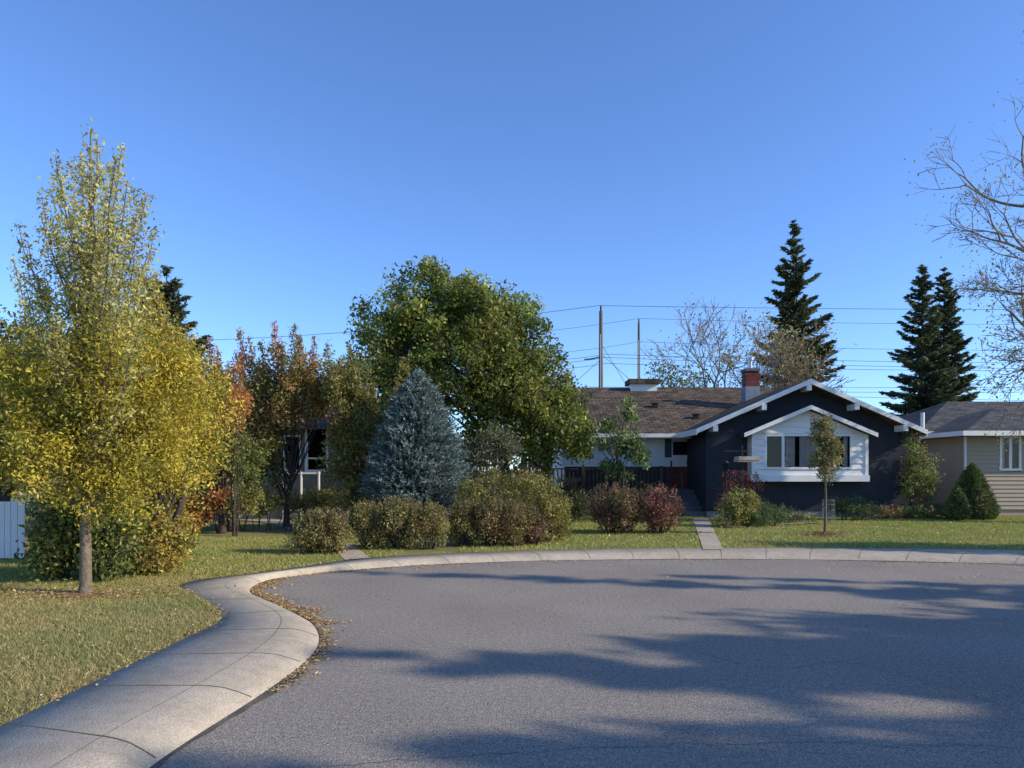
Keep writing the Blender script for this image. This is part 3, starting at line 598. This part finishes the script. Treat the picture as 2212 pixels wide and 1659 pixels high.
def shrub(name,blobs,n,size,pal,nc,sig,twigs=30,shell=.35,asp=.5,sprigs=0):
    e=empty(name); C=crown(e,'foliage',blobs,n,size,pal,nc,sig,shell,asp=asp); tb=Tubes()
    for i in rng.choice(len(C),min(twigs,len(C)),replace=False):
        c=C[i]; k=min(blobs,key=lambda q:(q[0]-c[0])**2+(q[1]-c[1])**2)
        tb.add([(k[0]+(c[0]-k[0])*.3,k[1]+(c[1]-k[1])*.3,LZ-.02),((k[0]*.3+c[0]*.7),(k[1]*.3+c[1]*.7),(c[2]+LZ)/2),tuple(c+np.array([0,0,.12]))],[.014,.009,.004],4)
    if sprigs:
        ls=[]
        for i in range(sprigs):
            b=blobs[rng.integers(len(blobs))]; a=rng.random()*6.283; q=rng.random()**.5*.85
            x=b[0]+b[3]*q*math.cos(a); y=b[1]+b[4]*q*math.sin(a); z=b[2]+b[5]*math.sqrt(1-q*q)
            l=np.array([(x,y,z-.15),(x+rng.normal()*.03,y+rng.normal()*.03,z),(x+(x-b[0])*.15+rng.normal()*.05,y+rng.normal()*.05,z+.08+.16*rng.random())]); ls.append(l); tb.add(l,[.006,.004,.002],3)
        shoots(e,'sprigs',ls,130,size*.8,pal,.022,.0,asp)
    tb.build('stems',M['barkd'],e); return e
hg=[((.3,.26,.09),3),((.19,.2,.06),3),((.35,.23,.1),2),((.42,.37,.15),1)]
shrub('spirea_shrub',[Bp(668,1158,12.9,38,38,.35),Bp(722,1158,12.9,38,38,.35),Bp(695,1150,12.9,45,34,.35)],7500,.045,hg,110,.07,60,sprigs=110)
shrub('hedge_shrub',[Bp(800,1142,13.6,42,44,.4),Bp(865,1136,13.6,50,48,.45),Bp(925,1142,13.6,42,40,.4)],13000,.045,hg,170,.08,90,sprigs=190)
shrub('hedge_shrub',[Bp(1005,1138,14.2,42,42,.4),Bp(1060,1130,14.2,45,44,.4),Bp(1110,1136,14.2,40,38,.4)],12000,.045,[((.29,.23,.08),3),((.18,.18,.055),3),((.33,.2,.09),2)],160,.08,90,sprigs=170)
shrub('burgundy_shrub',[Bp(1150,1140,14.4,32,34,.3)],3200,.05,[((.18,.08,.06),3),((.24,.13,.08),1),((.18,.16,.06),2)],50,.06,20,sprigs=20)
shrub('rounded_shrub',[Bp(1060,1085,16,75,62,.9),Bp(1140,1085,15.6,75,62,.9),Bp(1195,1110,15.2,40,55,.5)],26000,.055,[((.23,.22,.06),4),((.32,.27,.075),3),((.15,.15,.04),2),((.38,.28,.09),.6)],330,.075,30,.15)
shrub('barberry_shrub',[Bp(1320,1100,17,46,45,.5),Bp(1355,1105,17,35,40,.5)],10000,.055,[((.27,.14,.08),3),((.19,.14,.07),2),((.34,.22,.12),2),((.15,.16,.06),2)],140,.09,30,sprigs=40)
shrub('barberry_shrub',[Bp(1425,1102,17,40,44,.5)],6500,.055,[((.28,.12,.09),3),((.19,.1,.07),3),((.35,.2,.12),2)],90,.08,20,sprigs=25)
shrub('golden_shrub',[Bp(1590,1095,19,38,34,.45),Bp(1615,1090,19,28,24,.4)],6000,.06,[((.38,.34,.1),3),((.25,.25,.08),2),((.16,.18,.05),1)],90,.08,20)
shrub('burning_bush',[Bp(1615,1045,21,28,28,.4),Bp(1575,1065,21,25,40,.4)],5000,.065,[((.36,.11,.11),3),((.22,.09,.07),3),((.38,.26,.17),1)],70,.09,20)
shrub('juniper_shrub',[Bp(1665,1108,19.5,45,18,.5),Bp(1640,1115,19,35,16,.4)],5000,.07,[((.14,.19,.07),3),((.08,.12,.04),2)],70,.09,10,asp=.25)
shrub('juniper_shrub',[Bp(1845,1098,21.5,42,17,.4),Bp(1815,1090,21.5,20,14,.3)],4000,.07,[((.14,.19,.06),3),((.08,.12,.04),2)],60,.09,10,asp=.25)
shrub('flower_bed',[Bp(1570,1132,18.6,22,7,.3),Bp(1905,1105,21.8,60,8,.3),Bp(1700,1118,20.5,60,6,.3)],2600,.06,[((.16,.19,.06),4),((.5,.2,.25),1),((.6,.55,.2),1),((.5,.2,.05),1),((.2,.1,.08),2)],70,.07,10)
shrub('shade_perennials',[Bp(1240,1090,20.5,35,30,.3),Bp(1210,1070,21,25,35,.3),Bp(1390,1080,21.5,60,30,.3)],5000,.08,[((.1,.13,.05),3),((.15,.16,.06),2),((.06,.07,.03),2)],80,.12,20)
shrub('climbing_vine',[Bp(1972,1000,22.6,14,70,.25),Bp(1985,1065,22.4,32,45,.4),Bp(2000,1010,22.6,25,40,.3)],7500,.07,[((.3,.33,.09),3),((.19,.22,.07),2),((.32,.17,.12),.8)],100,.1,20)
for i,(px,pt,pb,rx,Z) in enumerate(((2100,1000,1118,50,22),(2068,1050,1116,27,21.3))):
    x,y,_=W(px,0,Z); s=Z/F; z1=fz(pt,Z); zb_=fz(pb,Z)
    e=empty('dwarf_conifer'); n=2600 if i==0 else 1300; P=[];D=[];Cc=[]
    for j in range(n):
        tt=rng.random()**1.4; a=rng.random()*6.283; rr=rx*s*min(1,(1-tt)**.65*1.15)*(.84+.2*rng.random())*(.8+.2*min(1,tt*6+.2)); d_=np.array([math.cos(a),math.sin(a),.7]); d_/=np.linalg.norm(d_)
        tip=np.array([x+math.cos(a)*rr,y+math.sin(a)*rr,zb_+(z1-zb_)*tt]); k=6; nd=d_+rng.normal(size=(k,3))*.5; nd/=np.linalg.norm(nd,axis=1,keepdims=True)
        P.append(tip-d_*(rng.random((k,1))*.12));D.append(nd);Cc.append(np.tile(pick([((.17,.22,.06),3),((.1,.14,.04),2),((.23,.27,.08),1)],1)*np.exp(.2*rng.normal()),(k,1)))
    V,Fq,c=quads(np.concatenate(P),.08,np.concatenate(Cc),.3,np.concatenate(D)); fastmesh('foliage',V,Fq,M['needle'],e,c)
    tb=Tubes(); tb.add([(x,y,LZ),(x,y,z1-.1)],[.06,.02],6); zs=np.linspace(zb_,z1-.2,8); tb.add([(x,y,q) for q in zs],[.75*rx*s*(1-(q-zb_)/(z1-zb_))**.8 for q in zs],10); tb.build('stem_and_inner_boughs',M['barkd'],e)
shrub('hosta_border',[Bp(2030,1105,22,60,10,.3),Bp(1950,1108,22.3,40,8,.3)],2500,.08,[((.17,.2,.07),3),((.27,.23,.1),1)],50,.09,6)
e=empty('cherry_sapling'); tb=Tubes(); bx=W(1330,0,20.5)[0]
p=trunk(e,(bx,20.5,LZ),(bx+.05,20.5,2.3),.045,.025,tb,.03)
C=crown(e,'foliage',[Bp(1355,890,20.5,16,22,.25),Bp(1318,915,20.5,24,22,.35),Bp(1365,945,20.5,26,26,.35),Bp(1300,960,20.5,22,20,.35),Bp(1335,965,20.5,30,30,.4),Bp(1375,985,20.5,22,20,.35),Bp(1310,1010,20.5,26,20,.35),Bp(1350,1020,20.5,30,18,.35)],2600,.125,[((.19,.25,.08),3),((.12,.17,.05),2),((.28,.31,.12),1)],55,.11,.5)
limbs(tb,p,C,40,.016,.4); tb.build('trunk_and_limbs',M['barkd'],e)
e=empty('young_linden_tree'); sx,sy=G(1782,1155,LZ); tb=Tubes()
tb.add([(sx,sy,LZ),(sx+.02,sy,1.0),(sx-.01,sy,2.0),(sx-.03,sy,3.0)],[.035,.026,.018,.006],8)
C=crown(e,'crown_foliage',[Bp(1785,985,sy,38,42,.36),Bp(1780,940,sy,31,42,.32),Bp(1774,910,sy,14,20,.14),Bp(1783,1022,sy,20,18,.22)],5200,.06,[((.28,.27,.1),3),((.19,.2,.07),3),((.38,.26,.13),2)],120,.06,.45)
p=np.array([(sx,sy,LZ),(sx,sy,1.4),(sx,sy,2.0),(sx-.02,sy,2.8)]); limbs(tb,p,C,34,.012,.45); tb.build('trunk_and_limbs',M['bark'],e)
mu=empty('mulch_ring'); th=np.linspace(0,6.283,25)[:-1]
V=[(sx,sy,LZ+.05)]+[(sx+.42*math.cos(a)*(1+.1*rng.normal()),sy+.42*math.sin(a),LZ-.01) for a in th]; pmesh('mulch_bed',V,[(0,i+1,(i+1)%24+1) for i in range(24)],M['mulch'],mu)
n=350; litter('bark_chips',np.column_stack([sx+rng.normal(size=n)*.22,sy+rng.normal(size=n)*.2]),LZ+.04,.06,[((.35,.2,.1),1),((.2,.11,.05),1)],mu)
e=empty('wire_plant_guard'); tb=Tubes(); gx,gy,_=W(1790,0,20)
for i in range(12):
    a=i*6.283/12; tb.add([(gx+.16*math.cos(a),gy+.16*math.sin(a),LZ),(gx+.16*math.cos(a),gy+.16*math.sin(a),.78)],.003,4)
for zz_ in (.2,.35,.5,.65,.78): tb.add([(gx+.16*math.cos(a),gy+.16*math.sin(a),zz_) for a in np.linspace(0,6.283,13)],.003,4)
tb.build('wire_mesh',M['metal'],e)
e=empty('stepping_stones')
for i in range(7):
    x,y=G(1590+i*26,1138-i*1.4,LZ); th=np.linspace(0,6.283,9)[:-1]; pts=[(x+.24*math.cos(a)*(1+.15*rng.normal()),y+.17*math.sin(a)*(1+.15*rng.normal())) for a in th]; flatpoly('stone',pts,LZ+.012,M['concrete'],e)
e=empty('bird_feeder'); fy=20.; x=fxx(1603,fy); s=fy/F
boxes('post',[(x-.04,x+.04,fy-.04,fy+.04,LZ,fz(998,fy)-.001)],M['wood'],e)
boxes('tray',[(fxx(1590,fy),fxx(1637,fy),fy-.2,fy+.2,fz(998,fy),fz(994,fy)),],M['pale_wood'],e)
prism_y('feeder_roof',[(fxx(1590,fy),fz(994,fy)+.001),(fxx(1637,fy),fz(994,fy)+.001),(fxx(1636,fy),fz(986,fy)),(fxx(1592,fy),fz(986,fy))],fy-.22,fy+.22,M['pale_wood'],e)
boxes('hanger',[(fxx(1565,fy),fxx(1618,fy),fy-.015,fy+.015,fz(976,fy),fz(973,fy)),(x-.015,x+.015,fy-.02,fy+.02,fz(985,fy),fz(962,fy))],M['wood'],e)
e=empty('garden_lantern'); tb=Tubes(); lx=fxx(1568,20.4); tb.add([(lx,20.4,LZ),(lx,20.4,fz(1012,20.4))],.02,6)
tb.add([(lx,20.4,fz(1016,20.4)),(lx,20.4,fz(1013,20.4)),(lx,20.4,fz(1002,20.4)),(lx,20.4,fz(1001,20.4)),(lx,20.4,fz(994,20.4))],[.04,.06,.085,.11,.015],6); tb.build('post_and_lamp',M['black'],e)
e=empty('garden_trellis'); tb=Tubes(); tx_,ty_=W(1348,0,19)[0],19.
for a in (0,2.1,4.2): tb.add([(tx_+.22*math.cos(a),ty_+.22*math.sin(a),LZ),(tx_,ty_,fz(1008,19))],.018,5)
tb.build('poles',M['wood'],e)
# ---------------------------------------------------------------- bare / autumn trees behind
def baretree(name,px,Z,zbase,h0,r,depth,spread,up,leafpal=None,nleaf=0,lsize=.12,mk='barkg',lean=(0,0,1),L=None):
    e=empty(name); tb=Tubes(); tips=[]; x=W(px,0,Z)[0]
    bare(tb,(x,Z,zbase),np.array(lean,float),L or h0,r,depth,tips,spread,up,.016); tb.build('trunk_and_limbs',M[mk],e)
    if nleaf:
        tp=np.array(tips); k=rng.integers(0,len(tp),nleaf); P=tp[k]+rng.normal(size=(nleaf,3))*.28; c=pick(leafpal,nleaf)*np.exp(.2*rng.normal(size=(nleaf,1)))
        V,Fq,cc=quads(P,lsize,np.clip(c,0,.9),.5); fastmesh('foliage',V,Fq,M['leaf'],e,cc)
    return tips
yl=[((.4,.33,.12),2),((.3,.24,.08),2)]
baretree('bare_tree',1530,38,0,3.0,.17,6,.42,.1,yl,300,.14,'barkg')
baretree('bare_tree',1580,37,0,3.1,.17,6,.45,.1,yl,300,.14,'barkg')
baretree('bare_tree',1610,36,0,2.8,.16,6,.42,.12,yl,1500,.15,'barkg')
baretree('bare_tree',1680,35,0,2.5,.14,6,.5,.08,None,0,.14,'bark')
baretree('bare_tree',1420,40,0,2.2,.12,5,.45,.1,[((.2,.23,.07),1)],1300,.18,'barkg')
e=empty('elm_tree'); tb=Tubes(); tips=[]; ex=W(2400,0,20)[0]
tb.add([(ex,20,LZ),(ex+.1,20,1.6),(ex-.1,20,3.4)],[.34,.27,.24],12)
for (px,py,sc_,r) in ((2130,690,1,.11),(2100,600,1,.12),(2200,480,1,.13),(2290,300,1,.14),(2330,180,1,.13),(2190,760,1,.08),(2500,400,1,.13),(2600,600,1,.11),(2240,600,1,.1)):
    t_=np.array(W(px,py,20)); t_[1]+=rng.normal()*1.0; s_=np.array([ex-.1,20,3.3]); dd=t_-s_; Ld=np.linalg.norm(dd)
    l=curve3(s_,s_+dd*.62,.3,7,.08); tb.add(l,np.linspace(r,r*.7,7),7); d_=l[-1]-l[-2]; d_/=np.linalg.norm(d_); Lb=min(Ld,8.5)
    bare(tb,l[-1],d_,Lb*.2,r*.65,5,tips,.42,.03,.008); bare(tb,l[4],d_+rng.normal(size=3)*.4,Lb*.18,r*.4,5,tips,.45,.03,.008)
tb.build('trunk_and_limbs',M['barkg'],e)
tp=np.array(tips); nl=4200; k=rng.integers(0,len(tp),nl); P=tp[k]+rng.normal(size=(nl,3))*.22; V,Fq,cc=quads(P,.085,pick([((.42,.36,.16),2),((.3,.27,.1),1)],nl),.5); fastmesh('sparse_leaves',V,Fq,M['leaf'],e,cc)
e=empty('distant_trees'); bls=[]
for i in range(46):
    X_=-75+i*3.6+rng.normal(); Y_=68+rng.normal()*6; hh=2.2+1.6*rng.random(); bls.append((X_,Y_,hh*.7,2.6,2.5,hh))
crown(e,'foliage',bls,24000,.55,[((.1,.11,.045),3),((.18,.14,.06),2),((.06,.08,.04),2)],600,.6)
# ---------------------------------------------------------------- ash tree (left front)
e=empty('ash_tree'); Z=ay; tb=Tubes()
tp_=W(196,285,Z); p=np.array([(ax,ay,LZ-.02),(ax,ay,LZ+.1),(ax+.0,ay,1.0),(ax+.02,ay,1.8),(ax+.02,ay,2.8),(ax+.04,ay,3.9),(ax+.06,ay,4.9),tp_])
tb.add(p,[.10,.07,.06,.052,.042,.03,.018,.006],10)
tips=[(196,278),(210,300),(265,310),(250,350),(120,335),(130,380),(320,415),(300,450),(40,485),(60,520),(90,425),(110,460),(338,490),(325,540),(28,560),(50,600),(342,585),(300,610),(160,400),(230,400),(180,340),(275,390),(60,650),(30,680),(330,660),(290,560),(150,520),(215,450),(95,600),(120,680),(260,600),(300,720),(230,660),(160,640),(200,520),(250,500),(180,600)]
lines=[]
for (px,py) in tips:
    dz=rng.normal()*.45; x,y,z=W(px,py,Z+dz); zs=max(1.6,z-1.0-.9*abs(x-ax)-.3*rng.random()); xs=np.interp(zs,p[:,2],p[:,0])
    l=curve3((xs,ay,zs),(x,y,z),-.1,8,.03); lines.append(l); tb.add(l,np.linspace(.016,.004,8),4)
    for q in range(4):
        u=rng.uniform(.35,.9); a=l[int(u*7)]; o_=a+np.array([rng.normal()*.16,rng.normal()*.16,.14+.18*rng.random()]); l2=np.array([a,(a+o_)/2+rng.normal(size=3)*.02,o_]); lines.append(l2); tb.add(l2,[.006,.004,.003],3)
ash=[((.54,.47,.12),3),((.42,.39,.1),3),((.62,.53,.2),2),((.27,.28,.08),1.5)]
shoots(e,'upper_foliage',lines,215,.054,ash,.085,.1,.38)
ash2=[((.52,.41,.05),4),((.39,.34,.055),3),((.64,.48,.06),2),((.22,.22,.045),2)]
bls=[Bp(190,820,Z,140,130,1.0),Bp(120,930,Z,130,140,.9),Bp(300,850,Z+.2,120,140,.9),Bp(200,1020,Z,150,100,.9),Bp(340,960,Z+.2,90,100,.8),Bp(60,830,Z+.2,80,120,.8),Bp(390,830,Z+.6,70,110,.7)]
C=crown(e,'lower_foliage',bls,56000,.052,ash2,430,.12,.5,asp=.38,jit=.22); limbs(tb,p[2:6],C,80,.018,.0)
tb.build('trunk_and_limbs',M['bark'],e)
mu=empty('mulch_ring'); th=np.linspace(0,6.283,25)[:-1]
V=[(ax,ay,LZ+.03)]+[(ax+.6*math.cos(a)*(1+.1*rng.normal())-.1,ay+.35*math.sin(a),LZ-.015) for a in th]; pmesh('mulch_bed',V,[(0,i+1,(i+1)%24+1) for i in range(24)],M['mulch'],mu)
e=empty('golden_maple_tree'); tb=Tubes(); Z=11.2
gold=[((.54,.39,.05),3),((.42,.36,.06),3),((.26,.27,.05),3),((.57,.34,.06),1.3)]
bls=[Bp(340,820,Z,90,120,.9),Bp(420,860,Z,70,110,.8),Bp(400,960,Z,80,100,.8),Bp(310,740,Z,60,70,.6),Bp(300,980,Z,90,120,.8),Bp(350,1130,Z-.3,60,50,.5),Bp(345,1185,Z-.6,48,35,.4)]
C=crown(e,'crown_foliage',bls,28000,.065,gold,280,.15,.5); bx=W(315,0,10.6)[0]
p=trunk(e,(bx,10.6,LZ),(bx+.1,11,2.2),.09,.05,tb); limbs(tb,p,C,50,.025,.3)
p=trunk(e,(bx+.15,10.7,LZ),(bx+.6,11,2.0),.06,.04,tb); limbs(tb,p,C,20,.02,.4)
ls=[]
for (px,py) in ((310,600),(335,590),(300,650),(330,650),(345,640),(380,700),(410,720)):
    x,y,z=W(px,py,Z); l=curve3((x+.1,Z,z-1.3),(x,y,z),.1,6,.04); ls.append(l); tb.add(l,np.linspace(.02,.005,6),4)
shoots(e,'shoot_foliage',ls,260,.07,[((.58,.38,.05),1),((.52,.42,.08),1)],.12,.0); tb.build('trunk_and_limbs',M['barkd'],e)
shrub('lilac_shrub',[Bp(140,1180,9.8,55,70,.45),Bp(235,1175,9.8,65,70,.5),Bp(190,1140,10,100,70,.5)],17000,.07,[((.17,.2,.05),3),((.24,.26,.07),2),((.1,.12,.035),2),((.34,.31,.07),1)],210,.11,50)
shrub('golden_currant_shrub',[Bp(350,1180,10.4,48,48,.45)],4500,.06,[((.45,.32,.06),2),((.3,.29,.08),2),((.48,.25,.07),1)],70,.1,20)
shrub('orange_sumac_shrub',[Bp(430,1095,17.,36,26,.5),Bp(475,1078,17.,28,16,.4),Bp(415,1120,16.8,25,16,.4)],4200,.08,[((.56,.23,.08),3),((.56,.3,.1),2),((.34,.17,.07),1.5)],70,.1,24)
shrub('orange_leaf_shrub',[Bp(505,865,16.2,25,28,.3)],900,.08,[((.58,.24,.08),2),((.5,.32,.1),1)],25,.1,5)
e=empty('dark_plum_tree'); tb=Tubes(); Z=12.5
C=crown(e,'crown_foliage',[Bp(20,800,Z,100,110,1.2),Bp(-60,900,Z,110,160,1.2),Bp(60,900,Z,90,140,1),Bp(10,990,Z,110,60,.8)],22000,.085,[((.17,.17,.05),3),((.3,.24,.07),2),((.09,.1,.035),2)],240,.18)
bx=W(8,0,Z)[0]; p=trunk(e,(bx,Z,LZ),(bx+.1,Z,2.4),.14,.08,tb); limbs(tb,p,C,40,.04,.3); tb.build('trunk_and_limbs',M['barkd'],e)
e=empty('background_hedge'); crown(e,'foliage',[(-12,17,1.3,2,1,1.3),(-9.5,16.5,1.4,1.6,.8,1.5),(-14,15,1.4,2,1,1.5)],14000,.1,olive,180,.2)
# ---------------------------------------------------------------- sun direction, neighbouring trees to the right of the view
EL=26.; AZD=104.; az=math.radians(AZD)   # clockwise from +Y
def base_for(tipx,tipy,h):
    L=h/math.tan(math.radians(EL)); return tipx+math.sin(az)*L, tipy+math.cos(az)*L
def shsp(tipx,tipy,h,R,**k):
    x,y=base_for(tipx,tipy,h); spruce('spruce_tree',x,y,.6,h,R,24,dk,.38,.8,.9,.25,.3,.2,**k)
def sidetree(tipx,tipy,h,r,n=13000,size=.26):
    X,Y=base_for(tipx,tipy,h)
    e=empty('green_tree'); tb=Tubes(); zc=h*.6
    C=crown(e,'crown_foliage',[(X,Y,zc,r,r,h*.34),(X,Y,h*.8,r*.7,r*.7,h*.2),(X+.3,Y,h*.4,r*.8,r*.8,h*.18)],n,size,gpz,160,.25,.55)
    p=trunk(e,(X,Y,LZ),(X,Y,h*.75),.2,.06,tb); limbs(tb,p,C,50,.05,.3); tb.build('trunk_and_limbs',M['barkg'],e)
shsp(-2.0,6.3,10.5,2.4)
sidetree(.6,6.7,9.4,.95)
sidetree(2.8,7.3,8.6,1.1)
sidetree(5.0,7.8,7.8,1.3)
sidetree(4.2,6.2,8.2,1.0)
shsp(6.0,8.3,6.8,1.9)
sidetree(-.8,4.1,10.2,.8)
sidetree(2.0,4.35,9.4,.65)
sidetree(4.6,4.9,8.6,.75)
shsp(-2.6,4.0,11.4,2.2)
shsp(-2.3,3.0,11.5,2.2)
sidetree(1.5,3.2,9.,1.5)
shsp(-3.2,11.4,12.4,1.1)
shsp(2.5,10.8,10,.8)
sidetree(5.4,14.5,7.0,.9,8000)
# ---------------------------------------------------------------- light, sky, camera
sd=Vector((math.sin(az)*math.cos(math.radians(EL)),math.cos(az)*math.cos(math.radians(EL)),math.sin(math.radians(EL))))
sun=bpy.data.lights.new('sun','SUN'); sun.energy=5.0; sun.angle=math.radians(.5); sun.color=(1,.91,.74)
so=bpy.data.objects.new('sun',sun); so.rotation_euler=sd.to_track_quat('Z','Y').to_euler(); link(so)
w=bpy.data.worlds.new('World'); SC.world=w; w.use_nodes=True; nt=w.node_tree; nt.nodes.clear()
sk=nt.nodes.new('ShaderNodeTexSky'); sk.sky_type='NISHITA'; sk.sun_disc=False; sk.sun_elevation=math.radians(EL); sk.sun_rotation=az
sk.altitude=1000; sk.air_density=1.0; sk.dust_density=.3; sk.ozone_density=2.0
mx=nt.nodes.new('ShaderNodeMix'); mx.data_type='RGBA'; mx.blend_type='MULTIPLY'; mx.inputs[0].default_value=1; mx.inputs[7].default_value=(1.08,1.42,1.98,1)
nt.links.new(sk.outputs[0],mx.inputs[6])
bg=nt.nodes.new('ShaderNodeBackground'); bg.inputs[1].default_value=.13; o=nt.nodes.new('ShaderNodeOutputWorld')
nt.links.new(mx.outputs[2],bg.inputs[0]); nt.links.new(bg.outputs[0],o.inputs[0])
cam=bpy.data.cameras.new('camera'); cam.sensor_width=36; cam.lens=36*F/2212; cam.shift_y=(HY-829.5)/2212; cam.clip_end=8000; cam.clip_start=.05
co=bpy.data.objects.new('camera',cam); co.location=(0,0,H); co.rotation_euler=(math.pi/2,0,0); link(co); SC.camera=co
SC.view_settings.view_transform='Standard'; SC.view_settings.look='None'; SC.view_settings.exposure=0
